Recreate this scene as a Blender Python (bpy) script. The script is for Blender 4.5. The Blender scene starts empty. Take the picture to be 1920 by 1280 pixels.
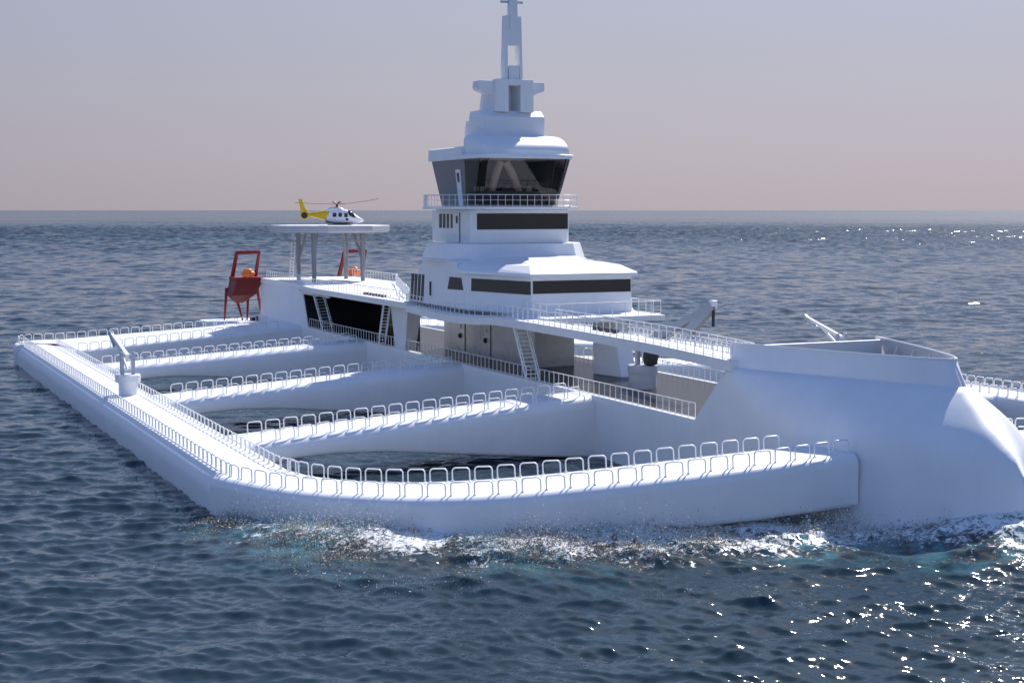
import bpy, bmesh, math, random
import numpy as np
from mathutils import Vector, Matrix
random.seed(7); rng = np.random.default_rng(11)
sc = bpy.context.scene
COL = sc.collection
R = math.radians

# ------------------------------------------------------------------ materials
def nodemat(name):
    m = bpy.data.materials.new(name); m.use_nodes = True
    nt = m.node_tree; b = nt.nodes['Principled BSDF']
    return m, nt, b

def paint(name, col, rough=0.4, var=0.05, scale=0.6, bump=0.0, metal=0.0, spec=0.5, streak=0.0):
    m, nt, b = nodemat(name)
    N, L = nt.nodes, nt.links
    tc = N.new('ShaderNodeTexCoord')
    nz = N.new('ShaderNodeTexNoise'); nz.inputs['Scale'].default_value = scale; nz.inputs['Detail'].default_value = 6
    L.new(tc.outputs['Object'], nz.inputs['Vector'])
    mr = N.new('ShaderNodeMapRange'); mr.inputs[1].default_value = .3; mr.inputs[2].default_value = .7
    mr.inputs[3].default_value = 1 - var; mr.inputs[4].default_value = 1 + var * .5
    L.new(nz.outputs['Fac'], mr.inputs['Value'])
    mx = N.new('ShaderNodeMix'); mx.data_type = 'RGBA'; mx.blend_type = 'MULTIPLY'; mx.inputs[0].default_value = 1
    mx.inputs[6].default_value = (*col, 1); L.new(mr.outputs[0], mx.inputs[7])
    out = mx.outputs[2]
    if streak > 0:      # faint vertical run-off streaks
        mp = N.new('ShaderNodeMapping'); mp.inputs['Scale'].default_value = (1.6, 1.6, .07)
        L.new(tc.outputs['Object'], mp.inputs['Vector'])
        n2 = N.new('ShaderNodeTexNoise'); n2.inputs['Scale'].default_value = 1.0; n2.inputs['Detail'].default_value = 5
        L.new(mp.outputs[0], n2.inputs['Vector'])
        m2 = N.new('ShaderNodeMapRange'); m2.inputs[1].default_value = .45; m2.inputs[2].default_value = .8
        m2.inputs[3].default_value = 0; m2.inputs[4].default_value = streak
        L.new(n2.outputs['Fac'], m2.inputs['Value'])
        mx2 = N.new('ShaderNodeMix'); mx2.data_type = 'RGBA'
        L.new(m2.outputs[0], mx2.inputs[0]); L.new(out, mx2.inputs[6])
        mx2.inputs[7].default_value = (col[0] * .72, col[1] * .68, col[2] * .6, 1)
        out = mx2.outputs[2]
    L.new(out, b.inputs['Base Color'])
    r2 = N.new('ShaderNodeMapRange'); r2.inputs[3].default_value = rough * .8; r2.inputs[4].default_value = min(1, rough * 1.2)
    L.new(nz.outputs['Fac'], r2.inputs['Value']); L.new(r2.outputs[0], b.inputs['Roughness'])
    b.inputs['Metallic'].default_value = metal
    b.inputs['Specular IOR Level'].default_value = spec
    if bump > 0:
        bp = N.new('ShaderNodeBump'); bp.inputs['Strength'].default_value = bump; bp.inputs['Distance'].default_value = .05
        L.new(nz.outputs['Fac'], bp.inputs['Height']); L.new(bp.outputs[0], b.inputs['Normal'])
    return m

WHITE = paint('hull_white_paint', (.79, .80, .82), .42, .04, .35, streak=.10)
DECKW = paint('deck_white_coating', (.80, .80, .80), .6, .05, .8)
TOWERW = paint('superstructure_white_paint', (.77, .79, .82), .38, .04, .5, streak=.06)
RAILW = paint('rail_white_paint', (.80, .80, .81), .35, .02, 1)
GREYDECK = paint('dark_grey_deck_coating', (.036, .035, .036), .24, .12, .5, spec=.08)
CASING = paint('brushed_grey_panel', (.50, .49, .49), .28, .12, .3, metal=.1)
DARKIN = paint('bay_shade_lining', (.02, .021, .024), .7, .1, .4)  # shade inside the covered bay, put into the colour
BLACK = paint('black_rubber', (.015, .015, .017), .5, .05, 2)
RED = paint('red_gantry_paint', (.24, .008, .012), .45, .12, 1.2)
DRED = paint('dark_red_hopper_paint', (.16, .010, .008), .5, .2, 1.0)
ORANGE = paint('orange_hull_gelcoat', (.95, .17, .02), .4, .06, 1.5)
YELLOW = paint('yellow_tail_paint', (.72, .46, .012), .35, .06, 1.5)
HELIW = paint('helicopter_white_paint', (.78, .79, .82), .3, .03, 1.5)
HELIB = paint('helicopter_grey_belly', (.12, .14, .13), .4, .05, 2)
ROTOR = paint('dark_red_rotor', (.12, .05, .055), .5, .05, 2)
STEELB = paint('blue_grey_steel', (.42, .45, .50), .4, .06, 1)
COLM = paint('grey_column_paint', (.27, .28, .30), .45, .08, 1)
RIM = paint('grey_rim_paint', (.46, .48, .52), .45, .05, .8)
GLASSD = paint('dark_tinted_glazing', (.022, .019, .018), .12, .15, .25)
GREYW = paint('bridge_grey_panel', (.16, .165, .18), .3, .05, .5)
BEIGE = paint('beige_interior', (.72, .62, .54), .6, .08, .8)
CONSOLE = paint('interior_dark_console', (.10, .09, .085), .5, .2, .8)

def glass():
    m, nt, b = nodemat('bridge_smoked_glass'); N, L = nt.nodes, nt.links
    N.remove(b); out = N['Material Output']
    tr = N.new('ShaderNodeBsdfTransparent'); tr.inputs[0].default_value = (.80, .75, .71, 1)
    gl = N.new('ShaderNodeBsdfGlossy'); gl.inputs['Roughness'].default_value = .04; gl.inputs[0].default_value = (.9, .9, .95, 1)
    fr = N.new('ShaderNodeFresnel'); fr.inputs[0].default_value = 1.45
    mx = N.new('ShaderNodeMixShader'); L.new(fr.outputs[0], mx.inputs[0]); L.new(tr.outputs[0], mx.inputs[1]); L.new(gl.outputs[0], mx.inputs[2])
    L.new(mx.outputs[0], out.inputs[0]); return m
GLASS = glass()

# ------------------------------------------------------------------ mesh helpers
class MB:
    def __init__(s): s.v = []; s.f = []; s.m = []
    def add(s, vs, fs, mi=0):
        o = len(s.v); s.v += [tuple(map(float, p)) for p in vs]; s.f += [tuple(i + o for i in f) for f in fs]; s.m += [mi] * len(fs); return s
    def loft(s, rings, cap0=True, cap1=True, closed=True, mi=0):
        n = len(rings[0]); vs = [p for r in rings for p in r]; fs = []
        for i in range(len(rings) - 1):
            for j in range(n if closed else n - 1):
                k = (j + 1) % n
                fs.append((i * n + j, i * n + k, (i + 1) * n + k, (i + 1) * n + j))
        if cap0: fs.append(tuple(range(n))[::-1])
        if cap1: fs.append(tuple((len(rings) - 1) * n + j for j in range(n)))
        return s.add(vs, fs, mi)
    def prism(s, poly, z0, z1, mi=0):
        return s.loft([[(x, y, z0) for x, y in poly], [(x, y, z1) for x, y in poly]], mi=mi)
    def box(s, a, b, mi=0):
        return s.prism([(a[0], a[1]), (b[0], a[1]), (b[0], b[1]), (a[0], b[1])], a[2], b[2], mi)
    def tube(s, pts, r, n=8, mi=0, caps=True):
        pts = [Vector(p) for p in pts]
        rs = r if isinstance(r, (list, tuple)) else [r] * len(pts)
        rings = []
        up = None
        for i, p in enumerate(pts):
            d = (pts[min(i + 1, len(pts) - 1)] - pts[max(i - 1, 0)]).normalized()
            if up is None:
                a = Vector((0, 0, 1)) if abs(d.z) < .9 else Vector((1, 0, 0))
                up = (a - d * a.dot(d)).normalized()
            else:
                u2 = up - d * up.dot(d)
                if u2.length > 1e-4: up = u2.normalized()
            w = d.cross(up)
            rings.append([tuple(p + (up * math.cos(t) + w * math.sin(t)) * rs[i]) for t in [2 * math.pi * k / n for k in range(n)]])
        return s.loft(rings, caps, caps, mi=mi)
    def beam(s, p, q, w, h=None, w2=None, h2=None, side=None, mi=0):
        # tapered rectangular bar from p to q
        p, q = Vector(p), Vector(q); h = h or w; w2 = w2 or w; h2 = h2 or h
        d = (q - p).normalized(); a = Vector(side) if side else (Vector((0, 0, 1)) if abs(d.z) < .95 else Vector((1, 0, 0)))
        sx = d.cross(a).normalized(); sy = sx.cross(d).normalized()
        r = lambda c, ww, hh: [tuple(c + sx * ww / 2 * i + sy * hh / 2 * j) for i, j in ((-1, -1), (1, -1), (1, 1), (-1, 1))]
        return s.loft([r(p, w, h), r(q, w2, h2)], mi=mi)
    def build(s, name, mats, parent=None, smooth=None, bevel=0):
        me = bpy.data.meshes.new(name); me.from_pydata(s.v, [], s.f)
        bm = bmesh.new(); bm.from_mesh(me); bmesh.ops.recalc_face_normals(bm, faces=bm.faces); bm.to_mesh(me); bm.free()
        mats = mats if isinstance(mats, list) else [mats]
        for m in mats: me.materials.append(m)
        if len(mats) > 1: me.polygons.foreach_set('material_index', s.m)
        if smooth:
            me.polygons.foreach_set('use_smooth', [True] * len(me.polygons)); me.set_sharp_from_angle(angle=R(smooth))
        o = bpy.data.objects.new(name, me); COL.objects.link(o)
        if parent is not None: o.parent = parent
        if bevel:
            bv = o.modifiers.new('Bevel', 'BEVEL'); bv.width = bevel; bv.segments = 2; bv.limit_method = 'ANGLE'; bv.angle_limit = R(35)
        return o

def mirY(mb):
    n = MB(); n.v = [(x, -y, z) for x, y, z in mb.v]; n.f = [f[::-1] for f in mb.f]; n.m = list(mb.m); return n
def empty(name, loc, rz=0):
    o = bpy.data.objects.new(name, None); COL.objects.link(o); o.location = loc; o.rotation_euler = (0, 0, rz); o.empty_display_size = .5; return o
def tag(o, label=None, cat=None, group=None, kind=None):
    if label: o['label'] = label
    if cat: o['category'] = cat
    if group: o['group'] = group
    if kind: o['kind'] = kind
    return o
def lerp(a, b, t): return a + (b - a) * t
def cat_rom(P, n):
    P = [np.array(p, float) for p in P]; out = []
    P2 = [2 * P[0] - P[1]] + P + [2 * P[-1] - P[-2]]
    for i in range(1, len(P2) - 2):
        a, b, c, d = P2[i - 1:i + 3]
        for k in range(n):
            t = k / n
            out.append(.5 * (2 * b + (c - a) * t + (2 * a - 5 * b + 4 * c - d) * t * t + (3 * b - a - 3 * c + d) * t ** 3))
    out.append(P[-1]); return out
def resample(path, step):
    P = np.array(path); d = np.r_[0, np.cumsum(np.linalg.norm(np.diff(P, axis=0), axis=1))]
    n = max(2, int(d[-1] / step) + 1); s = np.linspace(0, d[-1], n)
    return np.stack([np.interp(s, d, P[:, k]) for k in range(P.shape[1])], 1)

def section_ring(o, i, zt, zb, rt=.75, rb=.35, ri=None):
    """rounded box ring between an outer and an inner plan point"""
    o = np.array(o[:2]); i = np.array(i[:2]); u = o - i; w = np.linalg.norm(u); u = u / w
    h = zt - zb; rt = min(rt, h * .6); rb = min(rb, h * .3); ri = min(ri or rt, h * .6)
    pts = []
    def arc(cx, cz, r, a0, a1, n):
        for k in range(n + 1):
            a = R(lerp(a0, a1, k / n)); pts.append((cx + r * math.cos(a), cz + r * math.sin(a)))
    arc(w - rt, zt - rt, rt, 0, 90, 6); arc(ri, zt - ri, ri, 90, 180, 6)
    arc(rb, zb + rb, rb, 180, 270, 3); arc(w - rb, zb + rb, rb, 270, 360, 3)
    return [(i[0] + u[0] * a, i[1] + u[1] * a, z) for a, z in pts]

# ------------------------------------------------------------------ the ship
ship = empty('ship', (0, 0, 0))
tag(ship, 'huge white vessel with railed pontoons, cross arms and a tall central tower', 'ship')
ZD, ZU = 5.9, 12.4

# ---- hull
STEM = np.array([(-2, 102.6), (0, 102.2), (3, 101.4), (5.3, 100.4), (6.7, 99.5), (8.07, 98.1), (9.25, 96.7), (9.93, 95.9), (10.9, 94.5), (12.8, 92.6)])
def xstem(z): return np.interp(z, STEM[:, 0], STEM[:, 1])
def halfbeam(x, z):
    xs = xstem(z); t = min(max((xs - x) / 20.0, 0), 1)
    if t <= 0: return 0.
    b = min(max((z - 6.0) / 4.9, 0), 1) ** 2.1
    s0 = (1 - (1 - t) ** 2) ** (.92 - .38 * min(max(z, 0) / 8, 1)); s1 = t ** .8
    return 8.5 * (s0 * (1 - b) + s1 * b)
def ztop(x):
    if x < 70: return ZD
    if x < 75: return lerp(ZD, 10.9, (x - 70) / 5)
    if x < 94.5: return 10.9
    return float(np.interp(x, STEM[::-1, 1][0:], STEM[::-1, 0])) if x < 102.6 else -2
hull = MB()
xs = [-71.5, -71, -60, -40, -20, 0, 20, 40, 60, 69.9, 70, 71, 72, 73, 74, 75] + list(np.linspace(76, 94.5, 30)) + list(np.linspace(95, 102.4, 20))
nv = 26
rings = []
for x in xs:
    zt = ztop(x); ring = []
    half = []
    for k in range(nv + 1):
        z = lerp(-2, zt, k / nv); y = halfbeam(x, z)
        if x < -71.2: y = min(y, 8.2)
        if x < 74 and zt - z < .12: y -= .06
        half.append((x, -y, z))
    ring = half + [(p[0], -p[1], p[2]) for p in half[::-1]]
    rings.append(ring)
hull.loft(rings, True, True)
hull_o = hull.build('hull', WHITE, ship, 72)
# vertical fore-and-aft knuckle weld bead on the bow side is left to the paint
deck = MB(); deck.prism([(-70, -7.9), (70.4, -7.9), (70.4, 7.9), (-70, 7.9)], 5.80, 5.915); deck.build('main_deck', GREYDECK, ship)
# foredeck + bulwark
foot = [(75, 8.1), (79, 6.9), (84, 4.95), (88, 3.35), (91, 2.0), (93.2, .9), (94.1, .25)]
topp = [(74.2, 7.7), (78.5, 6.4), (83.8, 4.6), (87.7, 3.1), (90.9, 1.7), (92.5, .6), (92.75, .12)]
fd = MB(); fi_ = [(x - .5 if x > 76 else x + .6, max(y - .45, .05)) for x, y in foot]; fd.prism([(x, -y) for x, y in fi_] + [(x, y) for x, y in fi_[::-1]], 10.7, 11.05); fd.build('foredeck', GREYDECK, ship)  # dark floor coating used here to darken the well inside the bulwark
def wall_strip(lower, upper, th):
    mb = MB(); rings = []
    for (x, y, z), (X, Y, Z) in zip(lower, upper):
        rings.append([(x, y, z), (X, Y, Z), (X - .02, Y + th, Z), (x - .02, y + th, z)])
    mb.loft(rings); return mb
lo = [(x, -y, 10.72) for x, y in foot]; up = [(x, -y, 12.8) for x, y in topp]
lo2 = [tuple(p) for p in cat_rom(lo, 5)]; up2 = [tuple(p) for p in cat_rom(up, 5)]
bw = wall_strip(lo2, up2, .18); b1 = bw.build('bulwark', WHITE, ship, 40); b2 = mirY(bw).build('bulwark', WHITE, ship, 40)
# capping rail on bulwark
cp = MB(); cp.tube([(p[0], p[1] + .09, p[2] + .02) for p in up2], .13, 6); cp.build('capping_rail', RAILW, b1, 60)
mirY(cp).build('capping_rail', RAILW, b2, 60)
aw = MB(); aw.box((75.3, -6.6, 10.9), (75.55, 7.2, 12.72)); aw.build('foredeck_breakwater', WHITE, ship, bevel=.05)
# triangular stiffener webs on the inside of the bulwark
for s in (-1, 1):
    for x in (79, 82.5, 86, 89):
        y = np.interp(x, [p[0] for p in topp], [p[1] for p in topp]); w = MB()
        w.add([(x, s * (y - .25), 11.05), (x, s * (y - .95), 11.05), (x, s * (y - .2), 12.6), (x + .1, s * (y - .25), 11.05), (x + .1, s * (y - .95), 11.05), (x + .1, s * (y - .2), 12.6)],
              [(0, 1, 2), (5, 4, 3), (0, 3, 4, 1), (1, 4, 5, 2), (2, 5, 3, 0)])
        w.build('stiffener', WHITE, b1 if s < 0 else b2)

# ---- pontoons and arms (both sides)
FO = [(64.75, -49.72, 3.2, -1.2), (69, -48.3, 3.2, -1.2), (74.1, -45.7, 3.2, -1.0), (78.5, -42, 3.28, -.6), (82, -38.3, 3.45, -.1), (85.3, -33, 3.85, .5), (88.6, -25.3, 4.65, 1.0), (90.6, -16.3, 5.4, 1.5), (91, -7.2, 5.9, 1.9)]
FI = [(63.5, -43), (67.5, -42), (70.5, -40.2), (73, -37.8), (75.3, -34.5), (78, -29.8), (81.3, -23.3), (83.7, -16), (85, -7.2)]
fo = cat_rom(FO, 6); fi = cat_rom(FI, 6)
def arm_straight(xn0, xn1, xf0, xf1, deep=True):
    """cross arm: near edge runs xn0 (pontoon) -> xn1 (hull), far edge xf0 -> xf1"""
    rs = []
    for y in np.linspace(-43.4, -8.0, 26):
        t = (y + 43) / 34.5; t = min(max(t, 0), 1)
        zt = lerp(3.25, ZD, t)
        zb = float(np.interp(y, [-43.5, -41.5, -39, -35, -30, -25, -20, -14, -9, -8], [.6, 1.3, 1.75, 1.95, 1.75, 1.25, .75, .2, -.2, -.4]))
        rs.append(section_ring((lerp(xn0, xn1, t), y), (lerp(xf0, xf1, t), y), zt, zb, 1.15, .35, .5))
    mb = MB(); mb.loft(rs); return mb
ARMS = [('front', None), (51.4, 51.8, 44.2, 47.0), (18.2, 19.0, 10.6, 14.2), (-18.9, -15.2, -26.8, -20.2), (-48.4, -46.0, -68.0, -58.5)]
parts = []
pont = MB()
pr_ = []
for x in [-66, -65] + list(np.linspace(-58, 60, 30)) + [64.2, 64.5]:
    end = x < -65.5 or x > 64.4
    pr_.append(section_ring((x, -49.5 + (.15 if end else 0)), (x, -42.9), 3.2 - (.1 if x > 64.4 else (.02 if x < -60 else 0)), -1.2, 1.7, .35, .7))
pont.loft(pr_)
rear = MB(); rear.prism([(-66, -47.5), (-45.5, -47.5), (-45.5, -43.8), (-48.3, -42.5), (-62, -41.6)], 2.2, 3.212)
RO = [(-61.5, -49.8), (-64.5, -49.75), (-67.5, -49.0), (-69.6, -47), (-69.9, -44), (-69, -40), (-66.5, -32), (-63.5, -22), (-61, -14), (-59.5, -8)]
RI = [(-61.0, -43.2), (-59.0, -43.0), (-55, -42.9), (-51, -42.6), (-48.6, -42.3), (-48.2, -39), (-47.7, -31), (-47.1, -22), (-46.6, -14), (-46.0, -8)]
ro, ri = cat_rom(RO, 5), cat_rom(RI, 5)
rs = []
for a, b in zip(ro, ri):
    t = min(max((a[1] + 42) / 33, 0), 1); rs.append(section_ring(a, b, lerp(3.22, ZD, t), lerp(-1.0, .3, min(1, t * 2)) if t < .9 else -.2))
rear.loft(rs)
front = MB(); front.loft([section_ring(a, b, a[2] + .02, a[3], .85, .45) for a, b in zip(fo, fi)])
arm_objs = {}
for side in (1, -1):
    f = (lambda m: m) if side == 1 else mirY
    po = f(pont).build('pontoon', WHITE, ship, 40); arm_objs[(side, 'p')] = po
    arm_objs[(side, 0)] = f(front).build('cross_arm', WHITE, ship, 40)
    for k in (1, 2, 3):
        arm_objs[(side, k)] = f(arm_straight(*ARMS[k])).build('cross_arm', WHITE, ship, 40)
    arm_objs[(side, 4)] = f(rear).build('cross_arm', WHITE, ship, 40)
    # toe kerb line along the pontoon outer rail
    kb = MB(); kb.box((-62, -48.55, 3.17), (62.5, -48.45, 3.26)); f(kb).build('toe_rail', RAILW, po)

# ---- hoop barriers
def hoop_pts(w=1.32, h=1.0, r=.27):
    p = [(-w / 2, 0, -.05), (-w / 2, 0, h - r)]
    for k in range(1, 5): a = R(180 - 90 * k / 4); p.append((-w / 2 + r + r * math.cos(a), 0, h - r + r * math.sin(a)))
    for k in range(0, 5): a = R(90 - 90 * k / 4); p.append((w / 2 - r + r * math.cos(a), 0, h - r + r * math.sin(a)))
    p.append((w / 2, 0, -.05)); return p
hm = MB(); hm.tube(hoop_pts(), .055, 6)
for s in (-.66, .66): hm.tube([(s, 0, -.02), (s, 0, .05)], .12, 8)
proto = hm.build('hoop_rail', RAILW, None, 60)
hoop_mesh = proto.data; bpy.data.objects.remove(proto)
hv = np.array([v.co for v in hoop_mesh.vertices]); hf = [tuple(p.vertices) for p in hoop_mesh.polygons]
def row(path, step=1.7):
    """transforms of hoops along a deck path"""
    P = np.array(path); d = np.r_[0, np.cumsum(np.linalg.norm(np.diff(P[:, :2], axis=0), axis=1))]
    n = int(d[-1] / step); out = []
    for k in range(n):
        s = (k + .5) * step; a = np.array([np.interp(s - .65, d, P[:, j]) for j in range(3)]); b = np.array([np.interp(s + .65, d, P[:, j]) for j in range(3)])
        c = (a + b) / 2; u = (b - a); u = u / np.linalg.norm(u)
        yv = np.cross((0, 0, 1), u); yv /= np.linalg.norm(yv); zv = np.array((0, 0, 1.)) ; 
        M = Matrix(((u[0], yv[0], zv[0], c[0]), (u[1], yv[1], zv[1], c[1]), (u[2], yv[2], zv[2], c[2]), (0, 0, 0, 1)))
        out.append(M)
    return out
def inset(A, B, d):   # path d metres inside edge A towards edge B
    o = []
    for a, b in zip(A, B):
        a2, b2 = np.array(a[:2]), np.array(b[:2]); u = (b2 - a2) / np.linalg.norm(b2 - a2); o.append(a2 + u * d)
    return o
fz = [a[2] + .02 for a in fo]
r_fo = [(p[0], p[1], z) for p, z in zip(inset(fo, fi, .95), fz)]
r_fi = [(p[0], p[1], z) for p, z in zip(inset(fi, fo, .8), fz)]
r_fo = [p for p in r_fo if p[1] < -7.0]; r_fi = [p for p in r_fi if p[1] < -9]
def zarm(y): return lerp(3.25, ZD, min(max((y + 43) / 34.5, 0), 1))
rows = {}
rows[0] = row(r_fo[::-1], 1.72) + row(r_fi[::-1], 1.72)
for k in (1, 2, 3):
    xn0, xn1, xf0, xf1 = ARMS[k]
    near = [(lerp(xn0, xn1, (y + 43) / 34.5) - 1.15, y, zarm(y) - .05) for y in np.linspace(-9.4, -43, 12)]
    far = [(lerp(xf0, xf1, (y + 43) / 34.5) + .7, y, zarm(y)) for y in np.linspace(-9.4, -43, 12)]
    rows[k] = row(near) + row(far)
rz = [lerp(3.22, ZD, min(max((a[1] + 42) / 33, 0), 1)) for a in ro]
r_ro = [(p[0], p[1], z) for p, z in zip(inset(ro, ri, 1.0), rz) if p[1] < -10]
r_ri = [(p[0], p[1], z) for p, z in zip(inset(ri, ro, .6), rz) if -42.5 < p[1] < -10]
rows[4] = row(r_ro) + row(r_ri)
rows['p'] = row([(66.0, -48.25, 3.2), (62, -48.4, 3.2), (-63, -48.2, 3.2)], 1.5) + row([(67.0, -43.1, 3.2), (63.5, -43.9, 3.2), (-60, -43.9, 3.2)], 1.5)
indiv = [(0, M) for M in rows[0]]
rest_p = sorted(rows[1], key=lambda M: -M.translation.x) 
indiv += [(1, M) for M in rest_p][:100 - len(indiv)]
used = {id(M) for _, M in indiv}
for k, M in indiv:
    o = bpy.data.objects.new('hoop_rail', hoop_mesh); COL.objects.link(o); o.parent = arm_objs[(1, k)]; o.matrix_local = M
stuff = MB()
for side in (1, -1):
    for k, Ms in rows.items():
        for M in Ms:
            if side == 1 and id(M) in used: continue
            A = np.array(M); vv = hv @ A[:3, :3].T + A[:3, 3]
            if side == -1: vv[:, 1] *= -1
            stuff.add(vv, hf)
so = stuff.build('hoop_rail', RAILW, ship, 60); so['kind'] = 'stuff'

# ---- deck railings: posts, top bar, foot bar
def railing(path, h=1.35, step=1.15, r=.045, parent=ship, mid=False, name='deck_railing', mat=RAILW):
    P = resample(path, step); mb = MB()
    for p in P: mb.tube([(p[0], p[1], p[2] - .03), (p[0], p[1], p[2] + h)], r, 5, caps=False)
    mb.tube([(p[0], p[1], p[2] + h) for p in P], r * 1.15, 6)
    mb.tube([(p[0], p[1], p[2] + .12) for p in P], r * .8, 5)
    if mid: mb.tube([(p[0], p[1], p[2] + h * .55) for p in P], r * .7, 5)
    return mb.build(name, mat, parent, 60)
railing([(-43, -8.15, ZD), (69.6, -8.15, ZD)], step=1.1)
railing([(-10, 8.15, ZD), (69.6, 8.15, ZD)], step=1.1)

# ---- stern block, aft upper deck, open bay
sb = MB()
sb.loft([[(-71, -8.3, ZD - .1), (-43.4, -8.3, ZD - .1), (-43.4, 8.3, ZD - .1), (-71, 8.3, ZD - .1)], [(-71, -8.0, 11.6), (-47.2, -8.0, 11.6), (-47.2, 8.0, 11.6), (-71, 8.0, 11.6)]])
stern = sb.build('stern_house', WHITE, ship, bevel=.08)
aftdeck = MB()
ap = [(-71.2, -8.1), (-50, -8.1), (-42, -9.4), (-36, -10.2), (4, -10.1), (4, -7.2), (-2, -7.0), (-42, 6.2), (-46, 8.2), (-71.2, 8.2)]
aftdeck.prism(ap, 11.6, ZU)
ad = aftdeck.build('aft_upper_deck', DECKW, ship, bevel=.06)
bay = MB()      # covered bay behind the pillar; near-black colour stands in for its lack of light
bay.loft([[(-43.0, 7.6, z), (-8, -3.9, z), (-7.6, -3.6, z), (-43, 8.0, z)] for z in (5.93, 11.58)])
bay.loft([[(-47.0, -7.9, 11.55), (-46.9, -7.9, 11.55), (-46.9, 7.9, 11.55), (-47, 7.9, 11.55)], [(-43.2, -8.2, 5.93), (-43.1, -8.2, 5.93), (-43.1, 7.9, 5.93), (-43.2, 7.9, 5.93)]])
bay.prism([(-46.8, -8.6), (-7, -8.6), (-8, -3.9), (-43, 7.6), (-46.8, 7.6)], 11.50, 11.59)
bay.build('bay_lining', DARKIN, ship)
lp = MB(); lp.box((-46.7, -8.25, 10.9), (-33, -8.0, 11.6)); lp.build('bay_lintel', WHITE, ship, bevel=.04)
pl = MB(); pl.loft([[(-4.6, -8.3, ZD), (-1.0, -8.3, ZD), (-1.4, -6.6, ZD), (-4.2, -6.6, ZD)], [(-6.2, -8.4, 11.6), (.3, -8.4, 11.6), (-.3, -6.2, 11.6), (-5.6, -6.2, 11.6)]])
pl.build('deck_pillar', TOWERW, ship, bevel=.08)
railing([(-69, -7.6, ZU), (-50, -7.7, ZU), (-42, -9.0, ZU), (-36, -9.8, ZU), (2, -9.7, ZU)], parent=ad)
railing([(-70.5, 7.8, ZU), (-46.5, 7.8, ZU), (-42.5, 6.0, ZU)], parent=ad, step=1.3)
railing([(-42.5, 6.0, ZU), (-3, -6.9, ZU)], parent=ad, r=.06, step=1.3)
for k in range(5):
    gr = MB(); gr.box((-16 + k * 1.7, -8.7, ZU), (-15 + k * 1.7, -8.2, ZU + .3)); gr.build('deck_vent', BLACK, ad)
# inclined bannisters down at the tip of the aft deck
bn = MB()
for dy in (0, 1.6): bn.tube([(-12, -4.4 - dy, ZU + 1.5), (-9.5, -4.9 - dy, ZU + 1.5), (-1.5, -7.2 - dy, ZU - .0)], .13, 8)
bn.build('bannister', RAILW, ad, 60)

def stairway(p, q, w=1.7, side=(0, 1, 0), n=14, parent=ship, rail=True):
    """inclined ladder from foot p to head q; side is the width direction"""
    p, q, sd = Vector(p), Vector(q), Vector(side).normalized(); mb = MB()
    for s in (-.5, .5): mb.beam(p + sd * w * s, q + sd * w * s, .08, .28)
    up = Vector((0, 0, 1)); run = (q - p); run.z = 0; run.normalize()
    for k in range(1, n):
        c = p.lerp(q, k / n); mb.add([c + sd * w * i / 2 + run * j * .17 + up * z for z in (-.03, .03) for i, j in ((-1, -1), (1, -1), (1, 1), (-1, 1))],
                                     [(3, 2, 1, 0), (4, 5, 6, 7), (0, 1, 5, 4), (1, 2, 6, 5), (2, 3, 7, 6), (3, 0, 4, 7)])
    o = mb.build('stairway', RAILW, parent)
    if rail:
        h = MB()
        for s in (-.5, .5):
            h.tube([p + sd * w * s + up * 1.0, q + sd * w * s + up * 1.0], .05, 6)
            for k in range(5): c = p.lerp(q, (k + .3) / 5) + sd * w * s; h.tube([c, c + up * 1.0], .035, 5)
        h.build('handrail', RAILW, o, 60)
    return o
stairway((-32.0, -8.7, ZD), (-37.2, -8.7, 11.9), 1.5)
stairway((-8.2, -8.9, ZD), (-5.8, -8.9, 11.9), .9)
stairway((38.6, -8.9, ZD), (35.2, -8.9, 11.7), 1.5)

# ---- trunk casing on the main deck
tk = MB(); tk.box((-1.6, -2.6, ZD), (25.8, 2.6, 11.9)); trunk = tk.build('trunk_casing', CASING, ship, bevel=.06)
for x in (5.5, 13.5):
    d = MB(); d.box((x - 3.2, -2.66, 6.1), (x + .0, -2.58, 11.4)); dd = d.build('door', CASING, trunk, bevel=.02)
    e = MB(); e.box((x + .02, -2.68, 6.1), (x + .16, -2.55, 11.4)); e.build('door_seam', BLACK, dd)
    hnd = MB(); hnd.tube([(x - 1.2, -2.7, 8.9), (x - 1.2, -2.7, 9.4)], .12, 8); hnd.build('lamp', RAILW, dd, 50)
    bl = MB(); bl.tube([(x - 1.3, -2.55, 8.0), (x - 1.3, -2.7, 8.0), (x - 1.3, -2.9, 8.0), (x - 1.3, -3.0, 8.0)], [.22, .34, .28, .08], 12); bl.build('fender_ball', BLACK, dd, 50)
# ---- forward pillar under the platform
fp = MB(); fp.loft([[(34.2, .6, ZD), (38.9, 1.6, ZD), (38.9, 3.6, ZD), (34.2, 4.6, ZD)], [(33.4, .9, 12.0), (36.6, 1.8, 12.0), (36.6, 3.4, 12.0), (33.4, 4.2, 12.0)]])
fp.build('deck_pillar', TOWERW, ship, bevel=.1)

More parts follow.
